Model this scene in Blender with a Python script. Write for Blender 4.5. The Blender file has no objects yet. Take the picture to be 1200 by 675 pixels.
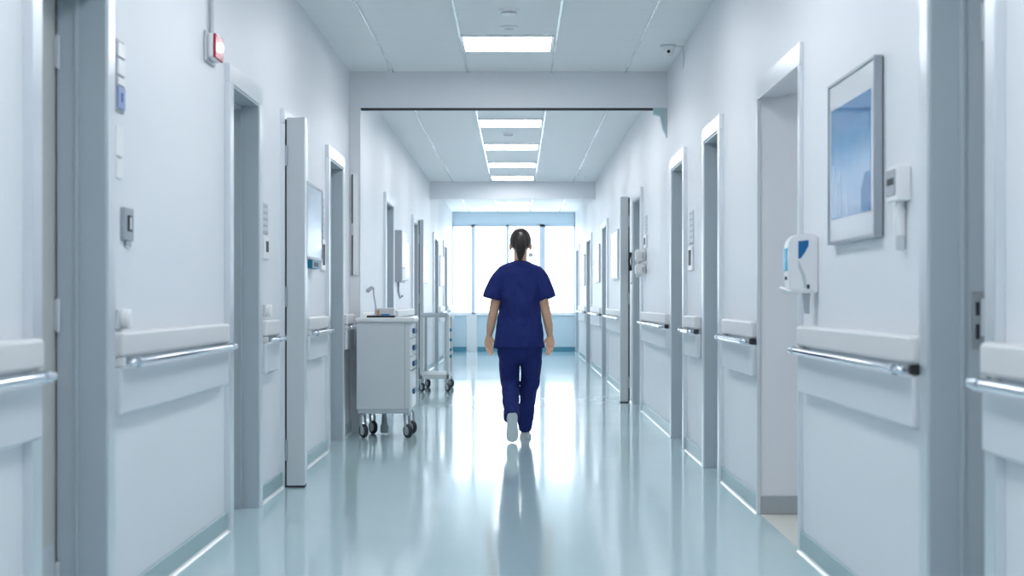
import bpy, bmesh, math, random
from mathutils import Vector, Matrix
random.seed(7)
S = bpy.context.scene
COL = S.collection
PI = math.pi

# ------------------------------------------------------------------ camera
F = 1800.0                       # focal length in pixels of the 1200 px frame
VX, VY = 606.0, 352.0            # vanishing point of the corridor
H = 1.10                         # camera height
cam_d = bpy.data.cameras.new('camera')
cam = bpy.data.objects.new('camera', cam_d)
COL.objects.link(cam)
cam.location = (0, 0, H)
cam.rotation_euler = (PI/2, 0, 0)
cam_d.sensor_width = 36
cam_d.lens = 36*F/1200
cam_d.shift_x = -(VX-600)/1200
cam_d.shift_y = (VY-337.5)/1200
cam_d.clip_end = 200
cam_d.dof.use_dof = True
cam_d.dof.focus_distance = 11.6
cam_d.dof.aperture_fstop = 3.6
S.camera = cam

# ------------------------------------------------------------------ view + light
S.view_settings.view_transform = 'Standard'
S.view_settings.look = 'None'
S.view_settings.exposure = 0.68
S.view_settings.gamma = 1.0
S.view_settings.use_curve_mapping = False
LAMP = 10.0                       # emission of each ceiling panel
LAMP_COL = (0.945, 0.965, 1.0, 1)
w = bpy.data.worlds.new('world'); S.world = w; w.use_nodes = True
bg = w.node_tree.nodes['Background']
bg.inputs[0].default_value = (0.80, 0.91, 1.0, 1)   # bright overcast sky outside
bg.inputs[1].default_value = 3.0

# ------------------------------------------------------------------ materials
def mat(name, col, rough=0.5, metal=0.0, spec=0.5, bump=0.0, bscale=60, var=0.0, coat=0.0, emit=None, es=0.0, trans=0.0):
    m = bpy.data.materials.new(name); m.use_nodes = True
    nt = m.node_tree; b = nt.nodes['Principled BSDF']
    b.inputs['Base Color'].default_value = (*col, 1)
    b.inputs['Roughness'].default_value = rough
    b.inputs['Metallic'].default_value = metal
    b.inputs['Specular IOR Level'].default_value = spec
    b.inputs['Coat Weight'].default_value = coat
    b.inputs['Transmission Weight'].default_value = trans
    if emit:
        b.inputs['Emission Color'].default_value = (*emit, 1)
        b.inputs['Emission Strength'].default_value = es
    if bump or var:
        tc = nt.nodes.new('ShaderNodeTexCoord')
        n = nt.nodes.new('ShaderNodeTexNoise'); n.inputs['Scale'].default_value = bscale
        n.inputs['Detail'].default_value = 3
        nt.links.new(tc.outputs['Object'], n.inputs['Vector'])
        if bump:
            bp = nt.nodes.new('ShaderNodeBump'); bp.inputs['Strength'].default_value = bump
            bp.inputs['Distance'].default_value = 0.004
            nt.links.new(n.outputs['Fac'], bp.inputs['Height'])
            nt.links.new(bp.outputs['Normal'], b.inputs['Normal'])
        if var:
            mx = nt.nodes.new('ShaderNodeMix'); mx.data_type = 'RGBA'
            mx.inputs[6].default_value = (*[c*(1-var) for c in col], 1)
            mx.inputs[7].default_value = (*[min(1, c*(1+var)) for c in col], 1)
            nt.links.new(n.outputs['Fac'], mx.inputs[0])
            nt.links.new(mx.outputs[2], b.inputs['Base Color'])
    return m

M = {}
M['wall'] = mat('wall_paint', (0.85, 0.87, 0.91), 0.42, bump=0.03, bscale=25, spec=0.45)
M['wall_end'] = mat('parapet_paint', (0.66, 0.80, 0.88), 0.5)
M['base'] = mat('baseboard_vinyl', (0.34, 0.49, 0.52), 0.3, var=0.05)
M['base_grey'] = mat('baseboard_grey_vinyl', (0.42, 0.46, 0.49), 0.3, var=0.05)
M['cove_highlight'] = mat('cove_highlight_white', (0.92, 0.95, 0.96), 0.25)  # white strip painting the highlight of the coved base along the floor joint
M['frame'] = mat('frame_steel_paint', (0.47, 0.535, 0.59), 0.32, spec=0.5)
M['post'] = mat('casing_paint', (0.60, 0.64, 0.67), 0.35)
M['alu'] = mat('brushed_aluminium', (0.84, 0.87, 0.90), 0.28, metal=0.85, bump=0.03, bscale=200)
M['chrome'] = mat('chrome', (0.80, 0.84, 0.90), 0.07, metal=1.0)
M['leaf'] = mat('door_laminate', (0.60, 0.60, 0.585), 0.4, bump=0.02, bscale=40)
M['steel'] = mat('steel_plate', (0.42, 0.46, 0.50), 0.35, metal=0.7)
M['dark'] = mat('dark_rubber', (0.02, 0.024, 0.03), 0.5)
M['bumper'] = mat('bumper_vinyl', (0.78, 0.785, 0.79), 0.38, bump=0.03, bscale=300)
M['guard'] = mat('guard_panel_vinyl', (0.74, 0.775, 0.82), 0.38, bump=0.03, bscale=300)
M['white'] = mat('white_plastic', (0.91, 0.92, 0.94), 0.3)
M['offwhite'] = mat('off_white_plastic', (0.72, 0.73, 0.72), 0.35)
M['grey'] = mat('grey_plastic', (0.42, 0.46, 0.50), 0.4)
M['ltgrey'] = mat('light_grey_plastic', (0.62, 0.66, 0.70), 0.35)
M['red'] = mat('red_plastic', (0.48, 0.015, 0.05), 0.25)
M['cyan'] = mat('cyan_window', (0.10, 0.55, 0.80), 0.15)
M['blue'] = mat('blue_window', (0.02, 0.17, 0.42), 0.15)
M['handle'] = mat('handle_dark_blue', (0.03, 0.09, 0.19), 0.35)
M['teal'] = mat('teal_plastic', (0.03, 0.22, 0.33), 0.35)
M['signblue'] = mat('sign_blue', (0.30, 0.38, 0.66), 0.3)
M['lens'] = mat('lamp_lens', (1, 0.9, 0.9), 0.2, emit=(1, 0.75, 0.75), es=5)
M['diffuser'] = mat('lamp_diffuser', (1, 1, 1), 0.5, emit=LAMP_COL[:3], es=LAMP)
M['tbar'] = mat('ceiling_runner', (0.92, 0.94, 0.95), 0.2, metal=0.5)
M['glassy'] = mat('glazed_print', (0.62, 0.74, 0.86), 0.06, coat=0.6)
M['mat_board'] = mat('mat_board', (0.80, 0.83, 0.87), 0.25, coat=0.5)
M['trolley'] = mat('trolley_enamel', (0.66, 0.70, 0.73), 0.3)
M['trolley_top'] = mat('trolley_worktop', (0.82, 0.84, 0.85), 0.3)
M['cart'] = mat('cart_enamel', (0.60, 0.64, 0.65), 0.35)
M['tan'] = mat('tan_card', (0.62, 0.40, 0.22), 0.6)
M['navy'] = mat('navy_cloth', (0.0155, 0.027, 0.148), 0.8, spec=0.2, bump=0.12, bscale=700, var=0.08)
def add_wrinkles(m):
    nt = m.node_tree; b = nt.nodes['Principled BSDF']; L = nt.links.new
    old = b.inputs['Normal'].links[0].from_socket
    tc = nt.nodes.new('ShaderNodeTexCoord'); mp = nt.nodes.new('ShaderNodeMapping')
    mp.inputs['Rotation'].default_value = (0, .5, 0); mp.inputs['Scale'].default_value = (11, 8, 5)
    n = nt.nodes.new('ShaderNodeTexNoise'); n.inputs['Scale'].default_value = 1.0; n.inputs['Detail'].default_value = 3; n.inputs['Distortion'].default_value = .6
    bp = nt.nodes.new('ShaderNodeBump'); bp.inputs['Strength'].default_value = .9; bp.inputs['Distance'].default_value = .035
    L(tc.outputs['Object'], mp.inputs['Vector']); L(mp.outputs['Vector'], n.inputs['Vector'])
    L(n.outputs['Fac'], bp.inputs['Height']); L(old, bp.inputs['Normal']); L(bp.outputs['Normal'], b.inputs['Normal'])
add_wrinkles(M['navy'])
M['navy_trim'] = mat('navy_binding', (0.010, 0.016, 0.075), 0.8, spec=0.2)
M['skin'] = mat('skin', (0.74, 0.43, 0.29), 0.5, bump=0.05, bscale=200, var=0.05)
M['lips'] = mat('lips', (0.45, 0.16, 0.14), 0.45)
M['eyewhite'] = mat('eye_white', (0.85, 0.85, 0.85), 0.2)
M['iris'] = mat('iris', (0.05, 0.025, 0.015), 0.2)
M['shoe'] = mat('shoe_leather', (0.84, 0.83, 0.81), 0.45, bump=0.05, bscale=150)
M['sole'] = mat('shoe_sole', (0.68, 0.72, 0.74), 0.5, bump=0.3, bscale=90)
M['cream'] = mat('cream_floor', (0.74, 0.74, 0.68), 0.3)
M['glass'] = None

def hair_mat():
    m = mat('dark_hair', (0.022, 0.012, 0.010), 0.38, spec=0.5)
    nt = m.node_tree; b = nt.nodes['Principled BSDF']
    tc = nt.nodes.new('ShaderNodeTexCoord'); mp = nt.nodes.new('ShaderNodeMapping')
    mp.inputs['Scale'].default_value = (260, 40, 12)
    n = nt.nodes.new('ShaderNodeTexNoise'); n.inputs['Scale'].default_value = 1.0
    bp = nt.nodes.new('ShaderNodeBump'); bp.inputs['Strength'].default_value = 0.5; bp.inputs['Distance'].default_value = 0.004
    nt.links.new(tc.outputs['Object'], mp.inputs['Vector']); nt.links.new(mp.outputs['Vector'], n.inputs['Vector'])
    nt.links.new(n.outputs['Fac'], bp.inputs['Height']); nt.links.new(bp.outputs['Normal'], b.inputs['Normal'])
    return m
M['hair'] = hair_mat()

def floor_mat():
    m = bpy.data.materials.new('polished_floor'); m.use_nodes = True
    nt = m.node_tree; b = nt.nodes['Principled BSDF']; L = nt.links.new
    tc = nt.nodes.new('ShaderNodeTexCoord')
    n = nt.nodes.new('ShaderNodeTexNoise'); n.inputs['Scale'].default_value = 0.9; n.inputs['Detail'].default_value = 5
    L(tc.outputs['Object'], n.inputs['Vector'])
    cr = nt.nodes.new('ShaderNodeMix'); cr.data_type = 'RGBA'
    cr.inputs[6].default_value = (0.50, 0.68, 0.715, 1); cr.inputs[7].default_value = (0.55, 0.725, 0.76, 1)
    L(n.outputs['Fac'], cr.inputs[0]); L(cr.outputs[2], b.inputs['Base Color'])
    r = nt.nodes.new('ShaderNodeMapRange'); r.inputs['To Min'].default_value = 0.06; r.inputs['To Max'].default_value = 0.13
    L(n.outputs['Fac'], r.inputs['Value']); L(r.outputs['Result'], b.inputs['Roughness'])
    mp = nt.nodes.new('ShaderNodeMapping'); mp.inputs['Scale'].default_value = (3.0, 1.3, 1)
    n2 = nt.nodes.new('ShaderNodeTexNoise'); n2.inputs['Scale'].default_value = 1.6; n2.inputs['Detail'].default_value = 2
    L(tc.outputs['Object'], mp.inputs['Vector']); L(mp.outputs['Vector'], n2.inputs['Vector'])
    bp = nt.nodes.new('ShaderNodeBump'); bp.inputs['Strength'].default_value = 0.10; bp.inputs['Distance'].default_value = 0.006
    L(n2.outputs['Fac'], bp.inputs['Height']); L(bp.outputs['Normal'], b.inputs['Normal'])
    b.inputs['Specular IOR Level'].default_value = 0.62
    return m
M['floor'] = floor_mat()

def ceiling_mat():
    m = bpy.data.materials.new('ceiling_tiles'); m.use_nodes = True
    nt = m.node_tree; b = nt.nodes['Principled BSDF']; L = nt.links.new
    tc = nt.nodes.new('ShaderNodeTexCoord'); sp = nt.nodes.new('ShaderNodeSeparateXYZ')
    L(tc.outputs['Object'], sp.inputs[0])
    a = nt.nodes.new('ShaderNodeMath'); a.operation = 'MULTIPLY'; a.inputs[1].default_value = 1/0.59
    L(sp.outputs['Y'], a.inputs[0])
    fr = nt.nodes.new('ShaderNodeMath'); fr.operation = 'FRACT'; L(a.outputs[0], fr.inputs[0])
    lt = nt.nodes.new('ShaderNodeMath'); lt.operation = 'LESS_THAN'; lt.inputs[1].default_value = 0.02
    L(fr.outputs[0], lt.inputs[0])
    mx = nt.nodes.new('ShaderNodeMix'); mx.data_type = 'RGBA'
    mx.inputs[6].default_value = (0.90, 0.92, 0.935, 1); mx.inputs[7].default_value = (0.82, 0.85, 0.87, 1)
    L(lt.outputs[0], mx.inputs[0]); L(mx.outputs[2], b.inputs['Base Color'])
    b.inputs['Roughness'].default_value = 0.5
    return m
M['ceiling'] = ceiling_mat()

def glass_mat():
    m = bpy.data.materials.new('window_glass'); m.use_nodes = True
    nt = m.node_tree; nt.nodes.clear()
    o = nt.nodes.new('ShaderNodeOutputMaterial'); t = nt.nodes.new('ShaderNodeBsdfTransparent')
    g = nt.nodes.new('ShaderNodeBsdfGlossy'); g.inputs['Roughness'].default_value = 0.02
    mx = nt.nodes.new('ShaderNodeMixShader'); mx.inputs[0].default_value = 0.06
    nt.links.new(t.outputs[0], mx.inputs[1]); nt.links.new(g.outputs[0], mx.inputs[2]); nt.links.new(mx.outputs[0], o.inputs[0])
    return m
M['glass'] = glass_mat()

def print_mat():
    # framed print: a hazy blue harbour picture with pale streaks
    m = bpy.data.materials.new('blue_print'); m.use_nodes = True
    nt = m.node_tree; b = nt.nodes['Principled BSDF']; L = nt.links.new
    tc = nt.nodes.new('ShaderNodeTexCoord'); sp = nt.nodes.new('ShaderNodeSeparateXYZ')
    L(tc.outputs['Generated'], sp.inputs[0])
    n = nt.nodes.new('ShaderNodeTexNoise'); n.inputs['Scale'].default_value = 3.2; n.inputs['Detail'].default_value = 4
    L(tc.outputs['Generated'], n.inputs['Vector'])
    ad = nt.nodes.new('ShaderNodeMath'); ad.operation = 'MULTIPLY_ADD'; ad.inputs[1].default_value = 0.35
    L(n.outputs['Fac'], ad.inputs[0]); L(sp.outputs['Z'], ad.inputs[2])
    cr = nt.nodes.new('ShaderNodeValToRGB')
    e = cr.color_ramp.elements
    e[0].position = 0.12; e[0].color = (0.16, 0.32, 0.60, 1)
    e[1].position = 1.10; e[1].color = (0.07, 0.27, 0.58, 1)
    for p, c in ((0.30, (0.36, 0.53, 0.80, 1)), (0.55, (0.27, 0.51, 0.82, 1)), (0.80, (0.10, 0.36, 0.70, 1))):
        k = e.new(p); k.color = c
    L(ad.outputs[0], cr.inputs[0]); L(cr.outputs[0], b.inputs['Base Color'])
    b.inputs['Roughness'].default_value = 0.08; b.inputs['Coat Weight'].default_value = 0.5
    return m
M['print'] = print_mat()
M['print_line'] = mat('print_deep_blue', (0.06, 0.22, 0.48), 0.1)
M['print_pale'] = mat('print_pale_blue', (0.50, 0.62, 0.80), 0.1)

# ------------------------------------------------------------------ mesh helpers
class MB:
    def __init__(self): self.bm = bmesh.new()
    def box(self, x0, x1, y0, y1, z0, z1, bev=0.0, seg=2):
        x0, x1 = sorted((x0, x1)); y0, y1 = sorted((y0, y1)); z0, z1 = sorted((z0, z1))
        t = bmesh.new()
        bmesh.ops.create_cube(t, size=1)
        for v in t.verts:
            v.co = Vector((x0+(v.co.x+.5)*(x1-x0), y0+(v.co.y+.5)*(y1-y0), z0+(v.co.z+.5)*(z1-z0)))
        if bev > 0:
            bev = min(bev, 0.49*min(x1-x0, y1-y0, z1-z0))
            bmesh.ops.bevel(t, geom=t.edges[:], offset=bev, segments=seg, affect='EDGES', profile=0.5)
        self.merge(t); return self
    def merge(self, t):
        me = bpy.data.meshes.new('tmp'); t.to_mesh(me); t.free()
        self.bm.from_mesh(me); bpy.data.meshes.remove(me)
    def rings(self, rings, cap=True):
        vs = [[self.bm.verts.new(p) for p in r] for r in rings]
        n = len(vs[0])
        for a, b in zip(vs, vs[1:]):
            for i in range(n):
                self.bm.faces.new((a[i], a[(i+1) % n], b[(i+1) % n], b[i]))
        if cap:
            self.bm.faces.new(vs[0][::-1]); self.bm.faces.new(vs[-1])
        return self
    def tube(self, pts, rad, n=14, side=None, round_ends=True):
        pts = [Vector(p) for p in pts]
        if not isinstance(rad, (list, tuple)): rad = [rad]*len(pts)
        rad = [r if isinstance(r, tuple) else (r, r) for r in rad]
        side = Vector(side) if side else None
        P, R, T = [], [], []
        for i, p in enumerate(pts):
            a = pts[max(0, i-1)]; b = pts[min(len(pts)-1, i+1)]
            t = (b-a).normalized(); P.append(p); R.append(rad[i]); T.append(t)
        if round_ends:
            hp, hr, ht = [], [], []
            for k in (3, 2, 1):
                an = k/3*PI/2*0.96
                hp.append(P[0]-T[0]*min(R[0])*math.sin(an)); hr.append((R[0][0]*math.cos(an), R[0][1]*math.cos(an))); ht.append(T[0])
            tp, tr, tt = [], [], []
            for k in (1, 2, 3):
                an = k/3*PI/2*0.96
                tp.append(P[-1]+T[-1]*min(R[-1])*math.sin(an)); tr.append((R[-1][0]*math.cos(an), R[-1][1]*math.cos(an))); tt.append(T[-1])
            P = hp+P+tp; R = hr+R+tr; T = ht+T+tt
        u = side
        rings = []
        for p, r, t in zip(P, R, T):
            if u is None:
                u = Vector((1, 0, 0)) if abs(t.x) < 0.9 else Vector((0, 1, 0))
            u = (side if side else u); uu = (u - t*u.dot(t)).normalized(); v = t.cross(uu)
            if not side: u = uu
            rings.append([p+uu*r[0]*math.cos(2*PI*i/n)+v*r[1]*math.sin(2*PI*i/n) for i in range(n)])
        self.rings(rings); return self
    def ellipsoid(self, c, r, nu=24, nv=16, fn=None):
        t = bmesh.new(); bmesh.ops.create_uvsphere(t, u_segments=nu, v_segments=nv, radius=1)
        for v in t.verts:
            q = Vector(v.co)
            if fn: q = fn(q)
            v.co = Vector((c[0]+q.x*r[0], c[1]+q.y*r[1], c[2]+q.z*r[2]))
        self.merge(t); return self
    def lathe(self, c, prof, axis='z', n=24):
        rings = []
        for r, h in prof:
            ring = []
            for i in range(n):
                a = 2*PI*i/n; x, y = r*math.cos(a), r*math.sin(a)
                ring.append(Vector(c)+Vector({'z': (x, y, h), 'x': (h, x, y), 'y': (x, h, y)}[axis]))
            rings.append(ring)
        self.rings(rings); return self
    def prism(self, outline, ext):
        a = [self.bm.verts.new(Vector(p)) for p in outline]; b = [self.bm.verts.new(Vector(p)+Vector(ext)) for p in outline]
        n = len(a)
        for i in range(n): self.bm.faces.new((a[i], a[(i+1) % n], b[(i+1) % n], b[i]))
        self.bm.faces.new(a[::-1]); self.bm.faces.new(b); return self
    def build(self, name, m, parent=None, smooth=True, label=None, ang=35, wn=True):
        bmesh.ops.recalc_face_normals(self.bm, faces=self.bm.faces[:])
        me = bpy.data.meshes.new(name); 
        if smooth:
            for f in self.bm.faces: f.smooth = True
            for e in self.bm.edges:
                if len(e.link_faces) == 2 and e.calc_face_angle(0) > math.radians(ang): e.smooth = False
        self.bm.to_mesh(me); self.bm.free()
        me.materials.append(m)
        o = bpy.data.objects.new(name, me); COL.objects.link(o)
        if smooth and wn:
            k = o.modifiers.new('weighted_normal', 'WEIGHTED_NORMAL'); k.keep_sharp = True; k.weight = 80
        if parent:
            o.parent = parent
            o.matrix_parent_inverse = Matrix.Translation(-wloc(parent))
        if label: o['label'] = label
        return o

def wloc(o):
    v = Vector(o.location)
    if o.parent: v = v + wloc(o.parent) + o.matrix_parent_inverse.translation
    return v

def tag(o, label, cat, group=None):
    o['label'] = label; o['category'] = cat
    if group: o['group'] = group
    return o
def thing(name, loc, label, cat, group=None):
    o = bpy.data.objects.new(name, None); COL.objects.link(o); o.location = loc
    o.empty_display_size = 0.1
    return tag(o, label, cat, group)
def struct(o, label=None):
    o['kind'] = 'structure'
    if label: o['label'] = label
    return o

# ------------------------------------------------------------------ the corridor
AL, AR = 1.39, 1.25              # left wall at x = -AL, right wall at x = AR
CZ = 3.0
Y0, Y1 = -3.6, 33.0
WT = 0.20
BEAM1, BEAM2 = 12.76, 24.6
A = {-1: AL, 1: AR}
class WB(MB):
    """boxes given from a side wall: u = distance into the corridor"""
    def __init__(self, s): super().__init__(); self.s = s
    def w(self, u0, u1, y0, y1, z0, z1, bev=0.0, seg=2):
        s = self.s; return self.box(s*(A[s]-u0), s*(A[s]-u1), y0, y1, z0, z1, bev, seg)
def P(s, u, y, z): return Vector((s*(A[s]-u), y, z))

# openings (y0, y1, top) in each wall
DOORS = {-1: [(4.41, 5.12), (7.39, 8.14), (9.10, 9.90), (11.22, 12.06), (16.07, 17.0), (20.3, 21.15), (25.4, 26.7), (28.9, 30.0)],
          1: [(4.02, 4.58), (9.38, 10.08), (11.38, 12.22), (15.32, 16.25), (21.1, 22.2), (25.7, 27.2), (30.7, 32.0)]}
DT = 2.14
RECESS = (6.74, 7.90)

struct(MB().box(-AL-WT, AR+WT, Y0-.2, Y1+.2, -0.12, 0).build('floor', M['floor'], smooth=False))
struct(MB().box(-AL-WT, AR+WT, Y0-.2, Y1+.2, CZ, CZ+.1).build('ceiling', M['ceiling'], smooth=False))
def openings(s):
    L = [(a, b, DT) for a, b in DOORS[s]]
    if s == 1: L.append((*RECESS, 2.16))
    return sorted(L)
for s, nm in ((-1, 'left'), (1, 'right')):
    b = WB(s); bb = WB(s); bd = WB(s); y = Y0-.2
    for a, c, top in openings(s)+[(Y1+.2, None, None)]:
        b.w(0, -WT, y, a, 0, CZ)
        f0 = y + (0.08 if y > Y0 else 0); f1 = a - (0.08 if c else 0)
        if s == 1 and abs(y-RECESS[1]) < .01: f0 = y
        if s == 1 and abs(a-RECESS[0]) < .01: f1 = a
        bb.w(0, 0.014, f0, f1, 0.012, 0.093, 0.003, 1)
        bb.bm.verts.ensure_lookup_table()
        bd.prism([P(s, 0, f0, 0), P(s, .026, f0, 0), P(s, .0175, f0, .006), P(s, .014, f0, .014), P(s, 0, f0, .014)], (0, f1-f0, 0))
        if c:
            b.w(0, -WT, a, c, top, CZ); y = c
    struct(b.build('wall_'+nm, M['wall'], smooth=False))
    struct(bb.build('baseboard_'+nm, M['base']))
    struct(bd.build('trim_base_'+nm, M['cove_highlight'], smooth=False)).name = 'trim_%d' % (1 if s < 0 else 2)
struct(MB().box(-AL-WT, AR+WT, Y0-.2, Y0, 0, CZ).build('wall_back', M['wall'], smooth=False))

# side passage off the right wall
XE = 3.2
b = MB().box(AR+WT, XE+.15, RECESS[0]-.15, RECESS[0], 0, 2.5).box(AR+WT, XE+.15, RECESS[1], RECESS[1]+.15, 0, 2.5)
b.box(XE, XE+.15, RECESS[0], RECESS[1], 0, 2.5).box(AR+WT, XE+.15, RECESS[0]-.15, RECESS[1]+.15, 2.5, 2.6)
struct(b.build('wall_passage', M['wall'], smooth=False))
struct(MB().box(AR, XE, RECESS[0], RECESS[1], -0.05, 0.002).build('floor_passage', M['cream'], smooth=False))
struct(MB().box(AR+.002, XE, RECESS[1]-.014, RECESS[1], 0.002, 0.095, .003, 1).build('baseboard_passage', M['base_grey']))
# bright metal casing round the passage mouth
b = WB(1)
b.w(-.002, .018, RECESS[0]-.035, RECESS[0]+.012, 0, 2.13, .004)
b.w(-.002, .018, RECESS[1]-.012, RECESS[1]+.02, 0, 2.13, .004)
b.w(-.002, .018, RECESS[0]-.035, RECESS[1]+.02, 2.13, 2.23, .004)
b.w(-.12, 0, RECESS[0]+.002, RECESS[1]-.002, 2.145, 2.159)
struct(b.build('trim_3', M['alu']))

# beams across the corridor and the jamb of the first one
struct(MB().box(-AL, AR, BEAM1, BEAM1+.22, 2.70, CZ).build('trim_4', M['wall'], smooth=False))
struct(MB().box(-AL, AR, BEAM2, BEAM2+.22, 2.73, CZ).build('trim_5', M['wall'], smooth=False))
struct(MB().box(-AL, -1.305, BEAM1, BEAM1+.22, 0, 2.70, .003, 1).build('trim_6', M['wall']))
tr = MB().box(-1.30, 1.13, BEAM1+.02, BEAM1+.07, 2.684, 2.70).build('sliding_track', M['dark'], smooth=False)
tag(tr, 'thin black track running along the underside of the nearer ceiling beam', 'track')
# metal edge strip on that jamb
struct(MB().box(-1.309, -1.301, BEAM1-.006, BEAM1+.01, 0.1, 2.70, .002, 1).build('trim_7', M['alu']))
# ceiling runners
for i, x in enumerate((-1.03, -0.41, 0.285, 0.90)):
    b = MB()
    for ya, yb in ((Y0, BEAM1), (BEAM1+.22, BEAM2), (BEAM2+.22, Y1)): b.box(x-.008, x+.008, ya, yb, CZ-.006, CZ)
    struct(b.build('trim_%d' % (8+i), M['tbar'], smooth=False))

# ------------------------------------------------------------------ end wall with the window
struct(MB().box(-AL-WT, AR+WT, Y1, Y1+.2, 0, 0.78).build('wall_end', M['wall_end'], smooth=False))
struct(MB().box(-AL-WT, AR+WT, Y1, Y1+.2, 2.74, CZ).build('wall_end_head', M['wall_end'], smooth=False)).name = 'trim_12'
struct(MB().box(-AL, AR, Y1-.02, Y1, 0, 0.10).build('baseboard_end', mat('end_baseboard', (0.10, 0.34, 0.46), 0.4), smooth=False))
MUL = [(-1.39, -1.36), (-0.99, -0.90), (-0.235, -0.175), (0.48, 0.61), (1.22, 1.25)]
b = MB()
for a, c in MUL: b.box(a, c, Y1+.04, Y1+.14, .78, 2.74, .006, 1)
b.box(-AL, AR, Y1+.04, Y1+.14, 0.78, 0.84, .006, 1).box(-AL, AR, Y1+.04, Y1+.14, 2.68, 2.74, .006, 1)
win = struct(b.build('window_1', mat('window_frame', (0.72, 0.84, 0.93), 0.4)))
for (a, c), (d, e) in zip(MUL, MUL[1:]):
    MB().box(c, d, Y1+.085, Y1+.095, .84, 2.68).build('pane', M['glass'], win, smooth=False)
MB().box(-AL, AR, Y1-.05, Y1+.04, .775, .80, .006, 1).build('window_sill', M['white'], win)
MB().box(0.24, 0.34, Y1+.0, Y1+.04, 2.03, 2.12, .02, 2).build('window_handle', M['grey'], win)
MB().box(-1.09, -0.86, Y1-.06, Y1, 0.0, 0.775, .006, 1).build('window_post', M['white'], win)

# ------------------------------------------------------------------ doors
dn = [0]
def door(s, a, c, post=False, strike=False):
    dn[0] += 1
    ow, z = 0.09, DT
    b = WB(s)
    b.w(-.001, .028, a-ow, a, 0, z, .004)
    b.w(-.001, .028, c, c+ow, 0, z, .004)
    b.w(-.001, .028, a-ow, c+ow, z, z+ow, .004)
    d = struct(b.build('door_%d' % dn[0], M['alu']))
    l = WB(s)
    l.w(-.135, .02, a, a+.012, 0, z); l.w(-.135, .02, c-.012, c, 0, z); l.w(-.135, .02, a+.012, c-.012, z-.012, z)
    l.w(-.135, -.065, a+.012, a+.032, 0, z-.012, .003, 1); l.w(-.135, -.065, c-.034, c-.012, 0, z-.012, .003, 1)
    l.w(-.135, -.065, a+.012, c-.012, z-.034, z-.012, .003, 1)
    l.w(-.075, -.066, c-.040, c-.034, 0, z-.02)
    l.build('door_lining', M['frame'], d)
    lf = WB(s).w(-.185, -.14, a-.03, c+.03, 0.004, z+.03, .003, 1).build('door_leaf', M['leaf'], d)
    WB(s).w(-.142, -.138, a+.06, c-.05, 0.03, 0.30).build('kick_plate', M['ltgrey'], lf, smooth=False)
    for hz in (0.18, 1.05, 1.92):
        h = WB(s).w(-.140, -.125, c-.050, c-.034, hz-.05, hz+.05, .002, 1)
        p = P(s, -.128, c-.044, hz); h.lathe(p, [(0, -.055), (.008, -.055), (.008, .055), (0, .055)], n=10)
        h.build('hinge', M['ltgrey'], d)
    if strike:
        k = WB(s).w(-.128, -.094, c-.0375, c-.034, .955, 1.125, .001, 1).build('strike_plate', M['steel'], d)
        for z0, z1 in ((1.055, 1.095), (.985, 1.03)): WB(s).w(-.118, -.106, c-.0385, c-.0370, z0, z1).build('latch_slot', M['dark'], k, smooth=False)
    return d
for i, (a, c) in enumerate(DOORS[-1]): door(-1, a, c)
for i, (a, c) in enumerate(DOORS[1]): door(1, a, c, strike=(i == 0))

# door edges that stand out into the corridor
def door_edge(s, y, u0, u1, z, label, thick=.09):
    r = thing('projecting_door', P(s, (u0+u1)/2, y, 0), label, 'door', 'door edges standing out into the corridor')
    lf = WB(s).w(u0+.006, u1, y, y+thick, 0.012, z, .004).build('door_leaf', M['post'], r)
    WB(s).w(u1-.002, u1+.004, y+.01, y+thick-.01, .02, z, .001, 1).build('edge_strip', M['alu'], lf)
    b = WB(s)
    b.w(u0-.01, u0+.006, y+.01, y+thick, 0.012, z-.01)
    b.build('seal', M['dark'], lf, smooth=False)
    for hz in (.22, 1.12, 1.95):
        h = MB(); p = P(s, u0+.004, y-.004, hz); h.lathe(p, [(0, -.06), (.009, -.06), (.009, .06), (0, .06)], n=10)
        h.build('hinge', M['steel'], r)
    WB(s).w(u0, u1, y+.004, y+thick-.004, 0.0, 0.012).build('floor_seal', M['dark'], r, smooth=False)
    return r
door_edge(-1, 9.02, .03, .14, 2.175, 'wide grey door edge standing out from the left wall before the glazed notice board')
door_edge(-1, 21.3, .03, .09, 2.22, 'narrow grey door edge standing out from the left wall above the wire cart')
door_edge(1, 16.5, .05, .14, 2.215, 'grey door edge standing out from the right wall beyond the beam')

# ------------------------------------------------------------------ handrails
def handrail(s, y0, y1, label, caps=True):
    r = thing('wall_handrail', P(s, 0, (y0+y1)/2, .70), label, 'handrail', 'handrails with bumper along the corridor')
    WB(s).w(.0, .048, y0, y1, .905, .992, .014, 3).build('bumper_rail', M['bumper'], r)
    WB(s).w(.0, .042, y0, y1, .705, .872, .012, 3).build('guard_panel', M['guard'], r)
    WB(s).w(.0, .016, y0+.01, y1-.01, .868, .908).build('backing_strip', M['steel'], r, smooth=False)
    zc = .886; uc = .075
    e = .05
    MB().tube([P(s, uc, y0+.02, zc), P(s, uc, y1-.02, zc)], .014, n=16).build('grab_bar', M['chrome'], r)
    ys = [y0+.09, y1-.09] if y1-y0 > .5 else [(y0+y1)/2]
    for yb in ys:
        k = MB().tube([P(s, .004, yb, zc-.004), P(s, .045, yb, zc-.006), P(s, uc, yb, zc-.004)], [.014, .011, .012], n=12)
        k.lathe(P(s, uc, yb, zc), [(0, -.016), (.019, -.016), (.019, .016), (0, .016)], axis='y', n=16)
        k.build('bracket', M['chrome'], r)
    for ye, sg in ((y0, -1), (y1, 1)):
        WB(s).w(.016, .050, ye-(.0 if sg < 0 else .03), ye+(.03 if sg < 0 else .0), .872, .903, .006, 2).build('end_cap', M['dark'] if s > 0 and sg < 0 else M['bumper'], r)
    return r
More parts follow.
